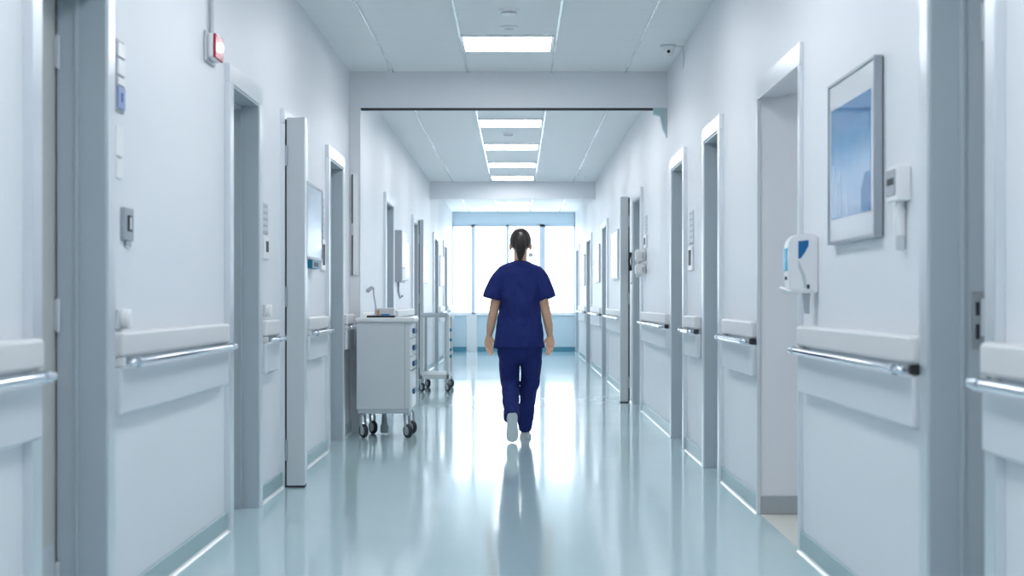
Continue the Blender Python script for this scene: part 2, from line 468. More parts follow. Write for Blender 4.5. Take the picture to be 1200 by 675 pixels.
HL = [(2.9, 4.37, 'handrail with white bumper at the left picture edge before the first left door'),
      (5.24, 7.19, 'long handrail with white bumper under the card reader on the left wall'),
      (8.26, 8.72, 'short handrail squeezed between the second left door and the projecting door edge'),
      (10.0, 10.96, 'handrail with white bumper below the glazed notice board on the left wall'),
      (12.17, 12.70, 'short handrail with white bumper just left of the drawer trolley'),
      (13.1, 15.9, 'left handrail behind the top of the drawer trolley'),
      (17.3, 20.1, 'left handrail between the drawer trolley and the wire cart'),
      (21.5, 24.4, 'left handrail seen through the wire cart frame'),
      (27.0, 28.7, 'farthest handrail but one on the left wall before the window'),
      (30.2, 32.6, 'left handrail nearest the bright end window')]
HR = [(2.8, 4.00, 'handrail with white bumper at the right picture edge before the first right door'),
      (4.69, 6.62, 'long handrail with white bumper below the framed blue print'),
      (7.93, 9.06, 'handrail on the right wall just past the side passage'),
      (10.42, 11.12, 'short handrail between the two grey doors on the right wall'),
      (12.5, 14.95, 'right handrail below the pair of white wall dispensers'),
      (17.9, 20.9, 'right handrail just beyond the projecting door edge'),
      (22.5, 25.4, 'right handrail third from the end window'),
      (27.5, 30.4, 'right handrail nearest the bright end window')]
for a, c, l in HL: handrail(-1, a, c, l)
for a, c, l in HR: handrail(1, a, c, l)

# ------------------------------------------------------------------ ceiling lights
LX = -0.07
lab = {0: 'brightest ceiling light panel in front of the nearer beam', 2: 'ceiling light panel just beyond the nearer beam',
       3: 'second ceiling light panel beyond the nearer beam', 4: 'third ceiling light panel beyond the nearer beam',
       5: 'ceiling light panel just in front of the farther beam', 6: 'ceiling light panel just beyond the farther beam', 7: 'ceiling light panel nearest the end window'}
LY = {k: 11.30+2.53*k for k in range(-5, 8)}
LY[5] = 23.70; LY[6] = 26.6; LY[7] = 29.9
for k, y in LY.items():
    r = thing('ceiling_light', (LX, y, CZ-.02), lab.get(k, 'ceiling light panel out of view over the near corridor or above the nearer beam'), 'light', 'square ceiling light panels')
    x0, x1, ya, yb = LX-.335, LX+.335, y-.335, y+.335
    f = MB()
    f.box(x0, x1, ya, ya+.018, CZ-.018, CZ-.001).box(x0, x1, yb-.018, yb, CZ-.018, CZ-.001)
    f.box(x0, x0+.018, ya+.018, yb-.018, CZ-.018, CZ-.001).box(x1-.018, x1, ya+.018, yb-.018, CZ-.018, CZ-.001)
    f.build('light_frame', M['tbar'], r, smooth=False)
    MB().box(x0+.018, x1-.018, ya+.018, yb-.018, CZ-.012, CZ-.001).build('diffuser', M['diffuser'], r, smooth=False)

r = thing('ceiling_light', (2.3, 7.32, 2.48), 'added ceiling light panel, out of view, brightening the side passage on the right', 'light')  # unseen lamp added to brighten the passage walls
MB().box(2.0, 2.6, 7.02, 7.62, 2.482, 2.5, .003, 1).build('light_frame', M['tbar'], r)
MB().box(2.02, 2.58, 7.04, 7.60, 2.478, 2.484).build('diffuser', mat('passage_fill_diffuser', (1, 1, 1), .5, emit=LAMP_COL[:3], es=LAMP*.22), r, smooth=False)

# ceiling detectors, sprinkler and camera
def detector(x, y, label, flat=False, nm='smoke_detector', cat='detector'):
    r = thing(nm, (x, y, CZ-.05), label, cat)
    if flat:
        MB().lathe((x, y, CZ), [(0, -.014), (.045, -.016), (.060, -.008), (.060, 0), (0, 0)]).build('trim_ring', M['white'], r)
        MB().lathe((x, y, CZ), [(0, -.020), (.030, -.019), (.034, -.013), (0, -.012)]).build('sensor_dome', M['ltgrey'], r)
    else:
        MB().lathe((x, y, CZ), [(0, -.012), (.062, -.014), (.066, -.004), (.066, 0), (0, 0)]).build('detector_base', M['white'], r)
        MB().lathe((x, y, CZ), [(0, -.048), (.030, -.047), (.046, -.034), (.052, -.012), (0, -.012)]).build('detector_head', M['white'], r)
        MB().lathe((x, y, CZ), [(.0485, -.030), (.0505, -.030), (.0515, -.024), (.0495, -.024)]).build('vent_slot', M['grey'], r)
detector(-.055, 10.02, 'round white smoke detector nearest the top of the picture')
detector(-.055, 10.66, 'flat white ceiling sensor between the smoke detector and the brightest light panel', True, 'ceiling_sensor', 'sensor')
detector(-.10, 17.45, 'small white smoke detector between the first two lights beyond the beam')
detector(1.04, 23.4, 'small grey ceiling sensor near the right wall before the far beam', True, 'ceiling_sensor', 'sensor')
r = thing('security_camera', (1.125, 11.44, CZ-.1), 'white dome security camera in the ceiling corner above the right wall', 'camera')
MB().lathe((1.125, 11.44, CZ), [(0, -.010), (.058, -.012), (.058, 0), (0, 0)]).build('mount_plate', M['ltgrey'], r)
MB().lathe((1.125, 11.44, CZ), [(0, -.094), (.026, -.092), (.038, -.078), (.050, -.012), (0, -.011)]).build('camera_housing', M['white'], r)
MB().ellipsoid((1.125, 11.397, CZ-.052), (.013, .010, .013), 12, 8).build('camera_lens', M['dark'], r)
# cable of the camera in the wall corner
tag(MB().tube([(1.18, 11.44, CZ-.006), (1.235, 11.44, CZ-.012), (1.243, 11.45, CZ-.10), (1.243, 11.5, CZ-.16)], .004, n=8).build('camera_cable', M['ltgrey']), 'thin pale cable beside the dome security camera', 'cable')

# door closer bracket under the right end of the beam
r = thing('beam_bracket', (1.2, BEAM1, 2.5), 'pale teal wedge bracket under the right end of the nearer beam', 'bracket')
MB().prism([(1.14, BEAM1+.03, 2.70), (1.25, BEAM1+.03, 2.70), (1.25, BEAM1+.03, 2.47), (1.215, BEAM1+.03, 2.53), (1.19, BEAM1+.03, 2.64), (1.14, BEAM1+.03, 2.655)], (0, .10, 0)).build('wedge', mat('pale_teal_paint', (.50, .66, .70), .4), r, smooth=False)
MB().prism([(1.218, BEAM1+.02, 2.70), (1.25, BEAM1+.02, 2.70), (1.25, BEAM1+.02, 2.45), (1.24, BEAM1+.02, 2.45)], (0, .01, 0)).build('cover_plate', M['ltgrey'], r, smooth=False)

# ------------------------------------------------------------------ left wall fittings
# alarm beacon with its conduit
r = thing('alarm_beacon', P(-1, 0, 6.93, 2.18), 'red and white fire alarm beacon high on the left wall', 'alarm')
WB(-1).w(0, .012, 6.81, 7.03, 2.165, 2.30, .006).build('back_plate', M['ltgrey'], r)
WB(-1).w(.010, .040, 6.83, 7.01, 2.18, 2.292, .012, 3).build('housing', M['white'], r)
WB(-1).w(.038, .050, 6.832, 7.008, 2.182, 2.290, .004).build('red_face', M['red'], r)
MB().ellipsoid(P(-1, .050, 6.93, 2.24), (.016, .038, .022), 16, 10).build('flash_lens', M['lens'], r)
MB().tube([P(-1, .014, 6.92, 2.295), P(-1, .014, 6.92, 2.99)], .011, n=12, round_ends=False).build('conduit', M['ltgrey'], r)

# name plate
r = thing('door_sign', P(-1, 0, 5.41, 1.75), 'narrow white name plate with a blue bottom tab, high beside the first left door', 'sign')
WB(-1).w(0, .008, 5.295, 5.405, 1.755, 2.005, .002, 1).build('backing', M['grey'], r)
for z0, z1, m in ((1.945, 1.995, 'white'), (1.882, 1.938, 'white'), (1.846, 1.874, 'white'), (1.765, 1.842, 'signblue')):
    WB(-1).w(.007, .014, 5.304, 5.398, z0, z1, .002, 1).build('name_strip', M[m], r)
WB(-1).w(.0135, .0148, 5.34, 5.362, 1.79, 1.822).build('symbol', M['blue'], r, smooth=False)
r = thing('blank_sign', P(-1, 0, 5.41, 1.53), 'faint white plate in two sections below the blue-tabbed name plate', 'sign')
WB(-1).w(0, .008, 5.30, 5.39, 1.60, 1.705, .002, 1).build('plate', M['white'], r)
WB(-1).w(0, .008, 5.305, 5.39, 1.525, 1.592, .002, 1).build('plate', M['white'], r)
r = thing('card_reader', P(-1, 0, 5.45, 1.31), 'grey metal card reader with a dark slot on the left wall', 'card reader')
WB(-1).w(0, .014, 5.385, 5.515, 1.312, 1.428, .003).build('reader_plate', M['steel'], r)
WB(-1).w(.013, .018, 5.43, 5.482, 1.345, 1.402, .003).build('slot_bezel', M['dark'], r)
WB(-1).w(.017, .019, 5.447, 5.466, 1.352, 1.395).build('slot_light', M['white'], r, smooth=False)
WB(-1).w(0, .010, 5.43, 5.50, 1.292, 1.311, .003).build('cable_entry', M['grey'], r)
def holder(s, y, z, label):
    r = thing('door_magnet', P(s, 0, y, z-.04), label, 'door holder')
    WB(s).w(0, .018, y-.05, y+.05, z-.035, z+.035, .006).build('mount', M['ltgrey'], r)
    c = P(s, .018, y, z); d = -s
    MB().lathe(c, [(0, 0), (.030, 0), (.034, d*.006), (.034, d*.026), (.028, d*.032), (0, d*.032)], axis='x', n=20).build('magnet_disc', M['white'], r)
holder(-1, 5.34, 1.035, 'pale door holding magnet on the left wall above the near end of the long handrail')
holder(-1, 8.40, 1.045, 'round door holding magnet above the short left handrail')

def sign_strip(s, y0, y1, z0, z1, label, n=5):
    r = thing('door_sign', P(s, 0, (y0+y1)/2, z0), label, 'sign')
    zm = z0+(z1-z0)*.42
    WB(s).w(0, .006, y0, y1, zm+.01, z1, .002, 1).build('text_plate', M['ltgrey'], r)
    rnd = random.Random(int(y0*100))
    for k in range(n):
        zz = z1-.02-(z1-zm-.04)*k/(n-1)
        WB(s).w(.0055, .007, y0+.02, y0+.02+(y1-y0-.03)*rnd.uniform(.55, 1), zz-.006, zz+.006).build('text_line', M['grey'], r, smooth=False)
    rd = WB(s).w(0, .016, y0+.005, y1-.005, z0, zm, .008, 3).build('reader', M['white'], r)
    WB(s).w(.014, .018, y0+.05, y1-.05, z0+.04, zm-.03, .004, 2).build('reader_window', M['dark'], rd)
sign_strip(-1, 8.36, 8.54, 1.325, 1.635, 'slim sign plate above a white reader beside the second left door')
sign_strip(-1, 10.82, 11.03, 1.31, 1.83, 'tall sign and reader between the glazed notice board and the next left door', 7)
sign_strip(1, 10.86, 11.10, 1.31, 1.74, 'slim sign plate and reader between the two grey doors on the right wall', 6)
sign_strip(1, 14.75, 15.0, 1.60, 1.92, 'narrow sign above the white dispensers on the right wall')

# glazed notice board on the left wall
r = thing('notice_board', P(-1, 0, 10.4, 1.37), 'glazed pale blue notice board on the left wall', 'notice board')
b = WB(-1)
b.w(0, .03, 9.95, 10.75, 1.37, 1.39, .003, 1).w(0, .03, 9.95, 10.75, 1.855, 1.875, .003, 1)
b.w(0, .03, 9.95, 9.97, 1.37, 1.875, .003, 1).w(0, .03, 10.73, 10.75, 1.37, 1.875, .003, 1)
b.build('board_frame', M['steel'], r)
WB(-1).w(.002, .026, 9.97, 10.73, 1.39, 1.855).build('glazed_panel', M['glassy'], r, smooth=False)
r = thing('glove_box', P(-1, 0, 10.25, 1.31), 'small teal box fixed under the glazed notice board', 'box')
WB(-1).w(0, .05, 10.06, 10.44, 1.312, 1.366, .004).build('box_body', M['teal'], r)
WB(-1).w(.049, .052, 10.15, 10.35, 1.325, 1.352, .001, 1).build('box_opening', M['dark'], r)
WB(-1).w(0, .03, 10.50, 10.56, 1.33, 1.362, .008, 2).build('hook', M['grey'], r)

# tall white panel on the jamb under the beam
r = thing('wall_panel', (-1.34, BEAM1, 1.3), 'tall white panel with two dark slots on the left jamb under the beam', 'panel')
MB().box(-1.362, -1.315, BEAM1-.022, BEAM1, 1.31, 2.15, .004).build('panel_face', M['white'], r)
MB().box(-1.372, -1.362, BEAM1-.016, BEAM1, 1.74, 2.145, .001, 1).build('slot', M['dark'], r)
MB().box(-1.372, -1.362, BEAM1-.016, BEAM1, 1.31, 1.64, .001, 1).build('slot', M['dark'], r)

# far left wall cabinet and boards
r = thing('wall_cabinet', P(-1, 0, 17.75, 1.3), 'grey wall cabinet with a white front beyond the beam on the left', 'cabinet')
WB(-1).w(0, .075, 17.45, 18.05, 1.31, 1.90, .006).build('cabinet_body', M['grey'], r)
WB(-1).w(.075, .085, 17.47, 18.03, 1.48, 1.89, .004).build('cabinet_door', M['white'], r)
WB(-1).w(.075, .085, 17.47, 18.03, 1.33, 1.46, .004).build('lower_flap', M['ltgrey'], r)
b = MB().tube([P(-1, .03, 17.6, 1.31), P(-1, .03, 17.6, 1.20), P(-1, .05, 17.6, 1.12), P(-1, .075, 17.6, 1.15)], .012, n=10)
b.build('hose', M['grey'], r)
def board(s, y0, y1, z0, z1, label, m='white'):
    r = thing('wall_board', P(s, 0, (y0+y1)/2, z0), label, 'board')
    WB(s).w(0, .03, y0, y1, z0, z1, .005).build('board_frame', M['ltgrey'], r)
    WB(s).w(.028, .034, y0+.03, y1-.03, z0+.03, z1-.03, .001, 1).build('board_face', M[m], r)
board(-1, 18.5, 19.3, 1.35, 1.85, 'small white board past the grey wall cabinet on the far left')
board(-1, 22.2, 23.4, 1.35, 1.9, 'pale board on the left wall before the far beam', 'glassy')
board(-1, 27.3, 28.4, 1.35, 1.9, 'pale board on the left wall beyond the far beam', 'glassy')
board(1, 18.7, 19.8, 1.36, 1.97, 'white board just beyond the projecting door edge on the right wall', 'mat_board')
board(1, 23.0, 24.2, 1.37, 1.95, 'white board on the right wall before the far beam', 'mat_board')
board(1, 28.0, 29.4, 1.37, 1.95, 'white board on the right wall beyond the far beam', 'mat_board')

# ------------------------------------------------------------------ right wall fittings
# framed print
r = thing('framed_print', P(1, 0, 5.62, 1.31), 'framed blue print with a white mat on the right wall', 'picture')
ya, yb, za, zb = 5.235, 6.02, 1.316, 1.938
b = WB(1)
b.w(.004, .034, ya, yb, za, za+.012, .002, 1).w(.004, .034, ya, yb, zb-.012, zb, .002, 1)
b.w(.004, .034, ya, ya+.012, za+.012, zb-.012, .002, 1).w(.004, .034, yb-.012, yb, za+.012, zb-.012, .002, 1)
b.build('picture_frame', M['steel'], r)
WB(1).w(0, .02, ya+.005, yb-.005, za+.004, zb-.004).build('backing', M['dark'], r, smooth=False)  # black back of the frame, doubling as the shadow line at its edge
WB(1).w(.018, .027, ya+.012, yb-.012, za+.012, zb-.012).build('mat_board', M['mat_board'], r, smooth=False)
pr = WB(1).w(.026, .0285, ya+.075, yb-.045, za+.095, zb-.105).build('print', M['print'], r, smooth=False)
WB(1).w(.0284, .0290, ya+.075, yb-.045, zb-.165, zb-.158).build('horizon_line', M['print_line'], pr, smooth=False)
b = WB(1)
b.prism([P(1, .0286, ya+.08, za+.10), P(1, .0286, ya+.22, za+.10), P(1, .0286, ya+.22, za+.18), P(1, .0286, ya+.16, za+.235), P(1, .0286, ya+.08, za+.235)], (-.0006, 0, 0))
b.build('dark_shape', M['print_line'], pr, smooth=False)
for yy, h in ((5.93, .20), (5.88, .13), (5.80, .17), (5.68, .10)): WB(1).w(.0284, .0292, yy-.012, yy+.014, za+.10, za+.10+h).build('pale_streak', M['print_pale'], pr, smooth=False)

# hand sanitiser dispenser
yc = 6.42
r = thing('sanitiser_dispenser', P(1, 0, yc, 1.12), 'white hand sanitiser dispenser with blue windows beside the side passage', 'dispenser')
prof = [(0, 1.13), (.085, 1.13), (.118, 1.145), (.125, 1.20), (.128, 1.30), (.120, 1.352), (.090, 1.374), (.03, 1.378), (0, 1.37)]
bb_ = WB(1); bb_.prism([P(1, u, yc-.055, z) for u, z in prof], (0, .11, 0))
bmesh.ops.bevel(bb_.bm, geom=bb_.bm.edges[:], offset=.007, segments=2, affect='EDGES')
bb_.build('dispenser_body', M['white'], r)
WB(1).w(.118, .1315, yc-.040, yc+.040, 1.222, 1.318, .004).build('front_window', M['cyan'], r)
MB().prism([P(1, .085, yc-.0575, 1.345), P(1, .042, yc-.0575, 1.350), P(1, .043, yc-.0575, 1.325), P(1, .060, yc-.0575, 1.295), P(1, .074, yc-.0575, 1.275), P(1, .085, yc-.0575, 1.272)], (0, .006, 0)).build('side_window', M['blue'], r, smooth=False)
MB().prism([P(1, .085, yc-.057, 1.268), P(1, .076, yc-.057, 1.250), P(1, .055, yc-.057, 1.20), P(1, .047, yc-.057, 1.15), P(1, .060, yc-.057, 1.15), P(1, .072, yc-.057, 1.205), P(1, .085, yc-.057, 1.235)], (0, .005, 0)).build('side_recess', M['ltgrey'], r, smooth=False)
MB().box(*(P(1, .050, 0, 0).x, P(1, .038, 0, 0).x), yc-.0585, yc-.054, 1.148, 1.166, .003).build('lock', M['dark'], r)
WB(1).w(.122, .1305, yc-.012, yc+.012, 1.185, 1.20, .003).build('sensor', M['dark'], r)
MB().tube([P(1, .09, yc, 1.135), P(1, .125, yc, 1.138), P(1, .145, yc, 1.148)], [(.040, .014), (.036, .013), (.022, .010)], n=16, side=(0, 1, 0)).build('push_lever', M['white'], r)
MB().prism([P(1, .055, yc-.03, 1.132), P(1, .030, yc-.03, 1.132), P(1, .034, yc-.03, 1.045), P(1, .044, yc-.03, 1.045)], (0, .06, 0)).build('drip_guide', M['grey'], r, smooth=False)

# small white wall device with display
r = thing('wall_thermometer', P(1, 0, 4.95, 1.30), 'small white wall device with a grey display right of the framed print', 'device')
WB(1).w(0, .046, 4.87, 5.02, 1.418, 1.53, .006).build('device_body', M['white'], r)
WB(1).w(.044, .049, 4.885, 5.005, 1.435, 1.52, .003).build('display', M['grey'], r)
WB(1).w(.048, .050, 4.90, 4.99, 1.47, 1.492).build('display_digits', M['dark'], r, smooth=False)
MB().tube([P(1, .020, 4.94, 1.42), P(1, .020, 4.94, 1.31)], [(.020, .017), (.018, .016)], n=14, round_ends=False).build('handset', M['white'], r)
WB(1).w(.006, .030, 4.925, 4.957, 1.262, 1.308, .004).build('handset_shadow', M['ltgrey'], r)  # grey block standing in for the shadow below the handset
MB().ellipsoid(P(1, .003, 5.03, 1.385), (.005, .006, .006), 10, 6).build('button', M['grey'], r)

# pair of white dispensers far right, and a dark reader
def small_disp(z0, z1, label):
    r = thing('soap_dispenser', P(1, 0, 14.9, z0), label, 'dispenser')
    WB(1).w(0, .105, 14.83, 14.99, z0, z1, .03, 4).build('dispenser_body', M['offwhite'], r)
    WB(1).w(.02, .045, 14.822, 14.835, z0+.03, z1-.03, .004).build('sight_window', M['grey'], r)
    MB().tube([P(1, .06, 14.91, z0+.005), P(1, .085, 14.91, z0-.008)], [.02, .014], n=10).build('nozzle', M['white'], r)
small_disp(1.475, 1.595, 'upper of two white dispensers on the right wall past the beam')
small_disp(1.345, 1.455, 'lower of two white dispensers on the right wall past the beam')
r = thing('wall_phone', P(1, 0, 16.4, 1.4), 'slim black handset on the right wall beside the projecting door edge', 'phone')
WB(1).w(0, .03, 16.36, 16.46, 1.42, 1.62, .008).build('cradle', M['dark'], r)
MB().tube([P(1, .045, 16.41, 1.60), P(1, .055, 16.41, 1.52), P(1, .045, 16.41, 1.43)], [.016, .011, .016], n=10).build('handset', M['dark'], r)
MB().tube([P(1, .02, 16.41, 1.43), P(1, .02, 16.41, 1.30), P(1, .03, 16.41, 1.28)], .004, n=8).build('cord', M['dark'], r)

# ------------------------------------------------------------------ drawer trolley
tx0, tx1, ty0, ty1 = -1.283, -0.845, 12.26, 12.74
r = thing('drawer_trolley', ((tx0+tx1)/2, (ty0+ty1)/2, 0), 'white medical drawer trolley on casters by the left wall', 'trolley')
body = MB().box(tx0, tx1-.012, ty0, ty1, .23, .925, .006).build('trolley_body', M['trolley'], r)
MB().box(tx1-.055, tx1-.05, ty0-.0015, ty0+.01, .235, .915).build('edge_seam', M['steel'], body, smooth=False)
MB().box(tx0-.008, tx1+.03, ty0-.012, ty1+.012, .925, .962, .010, 3).build('worktop', M['trolley_top'], r)
zs = [(.80, .915), (.655, .79), (.545, .645), (.24, .535)]
for z0, z1 in zs:
    dr = MB().box(tx1-.014, tx1+.006, ty0+.008, ty1-.008, z0, z1, .004).build('drawer' if z0 > .5 else 'door', M['white'], r)
    zz = z0+(z1-z0)*(.5 if z0 > .5 else .45)
    MB().box(tx1+.005, tx1+.024, ty0+.06, ty1-.06, zz-.024, zz+.020, .006).build('handle', M['handle'], dr)
    MB().lathe((tx1+.004, ty0+.03, zz), [(0, 0), (.012, 0), (.012, .008), (0, .009)], axis='x', n=12).build('lock', M['blue'], dr)
b = MB()
b.box(tx0+.01, tx1-.02, ty0+.015, ty0+.045, .195, .232, .003, 1).box(tx0+.01, tx1-.02, ty1-.045, ty1-.015, .195, .232, .003, 1)
b.box(tx0+.01, tx0+.04, ty0+.045, ty1-.045, .195, .232, .003, 1).box(tx1-.05, tx1-.02, ty0+.045, ty1-.045, .195, .232, .003, 1)
b.build('chassis', M['ltgrey'], r)
def caster(x, y, parent, rad=.055, top=.197, rot=.6, m='ltgrey'):
    c = MB().lathe((0, 0, 0), [(0, top-.012), (.020, top-.012), (.020, top), (0, top)], n=14)
    for sg in (-1, 1):
        c.prism([(sg*.020-.002, -.018, top-.012), (sg*.020-.002, .022, top-.012), (sg*.020-.002, -.005, rad-.012), (sg*.020-.002, -.028, rad-.012)], (.004, 0, 0))
    c.box(-.022, .022, -.018, .022, top-.020, top-.010, .002, 1)
    hub = MB().lathe((0, -.016, rad), [(0, -.016), (rad*.62, -.016), (rad*.70, -.012), (rad*.70, .012), (rad*.62, .016), (0, .016)], axis='x', n=24)
    ty = MB().lathe((0, -.016, rad), [(rad*.70, -.014), (rad*.93, -.015), (rad, -.008), (rad, .008), (rad*.93, .015), (rad*.70, .014)], axis='x', n=28)
    X = Matrix.Translation((x, y, 0)) @ Matrix.Rotation(rot, 4, 'Z')
    for q in (c, hub, ty): bmesh.ops.transform(q.bm, matrix=X, verts=q.bm.verts[:])
    k = c.build('caster', M[m], parent)
    hub.build('wheel_hub', M['ltgrey'], k); ty.build('tyre', M['dark'], k)
    return k
for x, y in ((tx0+.045, ty0+.06), (tx1-.04, ty0+.06), (tx0+.085, ty1-.05), (tx1-.03, ty1-.05)): caster(x, y, r)
MB().lathe((-1.09, ty1-.12, 0), [(0, .012), (.030, .012), (.034, .03), (.034, .07), (.024, .085), (.018, .20), (0, .20)], n=18).build('brake_foot', M['grey'], r)
tz = .962
t = thing('instrument_tray', (-1.09, 12.37, tz), 'shallow black tray on top of the drawer trolley', 'tray')
MB().box(-1.205, -.985, 12.30, 12.44, tz, tz+.006, .002, 1).build('tray_base', M['dark'], t)
b = MB().box(-1.205, -.985, 12.30, 12.308, tz+.004, tz+.016, .002, 1).box(-1.205, -.985, 12.432, 12.44, tz+.004, tz+.016, .002, 1)
b.box(-1.205, -1.197, 12.308, 12.432, tz+.004, tz+.016, .002, 1).box(-.993, -.985, 12.308, 12.432, tz+.004, tz+.016, .002, 1).build('tray_rim', M['dark'], t)
t = thing('folded_cloth', (-1.06, 12.37, tz+.006), 'folded blue cloth lying in the black tray on the trolley', 'cloth')
MB().box(-1.10, -1.02, 12.325, 12.415, tz+.006, tz+.018, .005, 2).build('lower_fold', mat('blue_cloth', (.12, .32, .60), .8), t)
MB().box(-1.098, -1.023, 12.327, 12.411, tz+.018, tz+.030, .005, 2).build('upper_fold', bpy.data.materials['blue_cloth'], t)
t = thing('supply_box', (-1.09, 12.5, tz), 'off-white supply box with a tan end panel on the trolley', 'box')
MB().box(-1.147, -.998, 12.47, 12.57, tz, tz+.072, .004).build('carton', M['offwhite'], t)
MB().box(-1.142, -1.117, 12.466, 12.471, tz+.008, tz+.060, .001, 1).build('tan_label', M['tan'], t)
MB().box(-1.148, -.997, 12.469, 12.571, tz+.068, tz+.078, .004).build('lid', M['white'], t)
t = thing('gooseneck_lamp', (-1.17, 12.66, tz), 'thin grey gooseneck lamp standing on the drawer trolley', 'lamp')
MB().lathe((-1.17, 12.66, tz), [(0, 0), (.035, 0), (.035, .010), (.012, .02), (0, .02)]).build('lamp_base', M['ltgrey'], t)
MB().tube([(-1.17, 12.66, tz+.015), (-1.165, 12.66, tz+.09), (-1.178, 12.66, tz+.16), (-1.185, 12.66, tz+.235)], .0055, n=8).build('gooseneck', M['grey'], t)
MB().tube([(-1.185, 12.66, tz+.235), (-1.195, 12.645, tz+.245), (-1.225, 12.62, tz+.218)], [.010, .013, .017], n=12).build('lamp_head', M['grey'], t)

# ------------------------------------------------------------------ open cart further on
cx0, cx1, cy0, cy1 = -1.175, -.82, 18.5, 19.5
r = thing('wire_cart', ((cx0+cx1)/2, 19.0, 0), 'open pale grey frame cart on casters beyond the drawer trolley', 'cart')
for x, y in ((cx0, cy0), (cx1-.035, cy0), (cx0, cy1-.035), (cx1-.035, cy1-.035)):
    MB().box(x, x+.035, y, y+.035, .15, .93, .005).build('post', M['cart'], r)
MB().box(cx0, cx1, cy0, cy1, .15, .205, .006).build('bottom_shelf', M['cart'], r)
b = MB().box(cx0, cx1, cy0+.002, cy0+.03, .895, .925, .004).box(cx0, cx1, cy1-.03, cy1-.002, .895, .925, .004)
b.box(cx0+.002, cx0+.03, cy0+.03, cy1-.03, .895, .925, .004).box(cx1-.03, cx1-.002, cy0+.03, cy1-.03, .895, .925, .004)
b.build('upper_rails', M['cart'], r)
MB().box(cx0+.03, cx1-.03, cy0+.03, cy1-.03, .90, .91).build('upper_shelf', M['white'], r)
MB().tube([(cx0+.02, cy0+.01, .925), (cx0+.02, cy0-.03, .935), (cx1-.02, cy0-.03, .935), (cx1-.02, cy0+.01, .925)], .011, n=10).build('push_handle', M['chrome'], r)
for x, y in ((cx0+.02, cy0+.05), (cx1-.025, cy0+.05), (cx0+.035, cy1-.04), (cx1-.025, cy1-.04)): caster(x, y, r, .052, .152)
for z in (.74, .62, .50, .42):
    MB().box(cx1, cx1+.025, cy0+.15, cy0+.30, z-.02, z+.02, .005).build('side_hook', M['teal'], r)

# ------------------------------------------------------------------ the nurse
NY = 12.06
SC = 12.0/F
def N(px, py, dy=0.0): return Vector(((px-VX)*SC, NY+dy, H-(py-VY)*SC))
person = thing('person', (0.02, NY, 0), 'person in navy scrubs with a dark ponytail walking away down the corridor', 'person')

def remesh(o, vox, smooth_it=6, fac=.5):
    m = o.modifiers.new('remesh', 'REMESH'); m.mode = 'VOXEL'; m.voxel_size = vox; m.use_smooth_shade = True
    s = o.modifiers.new('smooth', 'SMOOTH'); s.iterations = smooth_it; s.factor = fac
    return o

# body: head, neck, trunk, arms with hands, legs in one surface
b = MB()
hc = N(610, 284.0)
b.ellipsoid(hc+Vector((0, -.002, .004)), (.071, .092, .098))
def jaw(q):
    return Vector((q.x*(1-.25*max(0, -q.z)), q.y, q.z))
b.ellipsoid(hc+Vector((0, .034, -.050)), (.056, .062, .075), fn=jaw)
b.ellipsoid(hc+Vector((0, .078, -.100)), (.022, .016, .016))            # chin
b.tube([hc+Vector((0, .088, .004)), hc+Vector((0, .102, -.022)), hc+Vector((0, .112, -.040))], [.006, .0085, .0105], n=12)   # nose
b.ellipsoid(hc+Vector((0, .099, -.044)), (.017, .010, .008))
b.ellipsoid(hc+Vector((0, .078, .020)), (.052, .018, .010))             # brow
for sg in (-1, 1):
    b.ellipsoid(hc+Vector((sg*.078, .002, -.030)), (.0115, .019, .032), fn=lambda q: Vector((q.x, q.y*(1+.35*q.z), q.z)))
b.tube([N(610, 294, .0), N(609.8, 302, -.012), N(609.5, 311, -.022), N(609.3, 318, -.02)], [(.050, .054), (.050, .054), (.052, .054), (.058, .052)], n=20, side=(1, 0, 0))
b.tube([N(609.3, 321), N(609.3, 328), N(609, 350), N(609, 372), N(609, 393), N(609, 404)], [(.10, .06), (.135, .08), (.125, .095), (.11, .085), (.13, .085), (.08, .06)], n=24, side=(1, 0, 0))
def arm(sg):
    if sg < 0:
        pts = [(592, 320, 0), (586, 333, -.005), (580.8, 353, -.012), (577.2, 371, -.010), (575, 382, .005), (573.2, 393, .022)]
    else:
        pts = [(627, 320, 0), (632, 333, -.005), (637.2, 353, -.012), (641.0, 371, -.010), (643, 382, .005), (644.4, 393, .022)]
    R = [.052, .048, .040, .036, (.034, .031), (.023, .020)]
    b.tube([N(*p) for p in pts], R, n=18, side=(1, 0, 0))
    q = lambda dx, py, dy: N(pts[-1][0]-sg*dx, py, dy)      # dx > 0 is towards the body
    b.tube([q(0, 392.5, .022), q(-.6, 397, .024), q(-.9, 401.5, .022), q(-1.0, 405, .017)], [(.022, .018), (.029, .016), (.033, .0145), (.032, .012)], n=16, side=(1, 0, 0))
    for dx0, tipx, L, r in ((3.6, 5.3, 415.2, .0066), (1.15, 2.9, 417.0, .0069), (-1.35, .3, 415.8, .0066), (-3.8, -2.3, 412.2, .0060)):
        m1 = 405+(L-405)*.45; m2 = 405+(L-405)*.78
        b.tube([q(dx0-.2, 403.5, .018), q(dx0-.1, m1, .008), q(dx0+(tipx-dx0)*.5, m2, -.006), q(tipx, L, -.022)], [r, r, r*.93, r*.82], n=10)
    b.tube([q(1.6, 396.2, .018), q(5.2, 399.8, .014), q(7.0, 403.2, .010), q(7.6, 407, .002)], [.013, .0105, .0088, .0076], n=10)
arm(-1); arm(1)
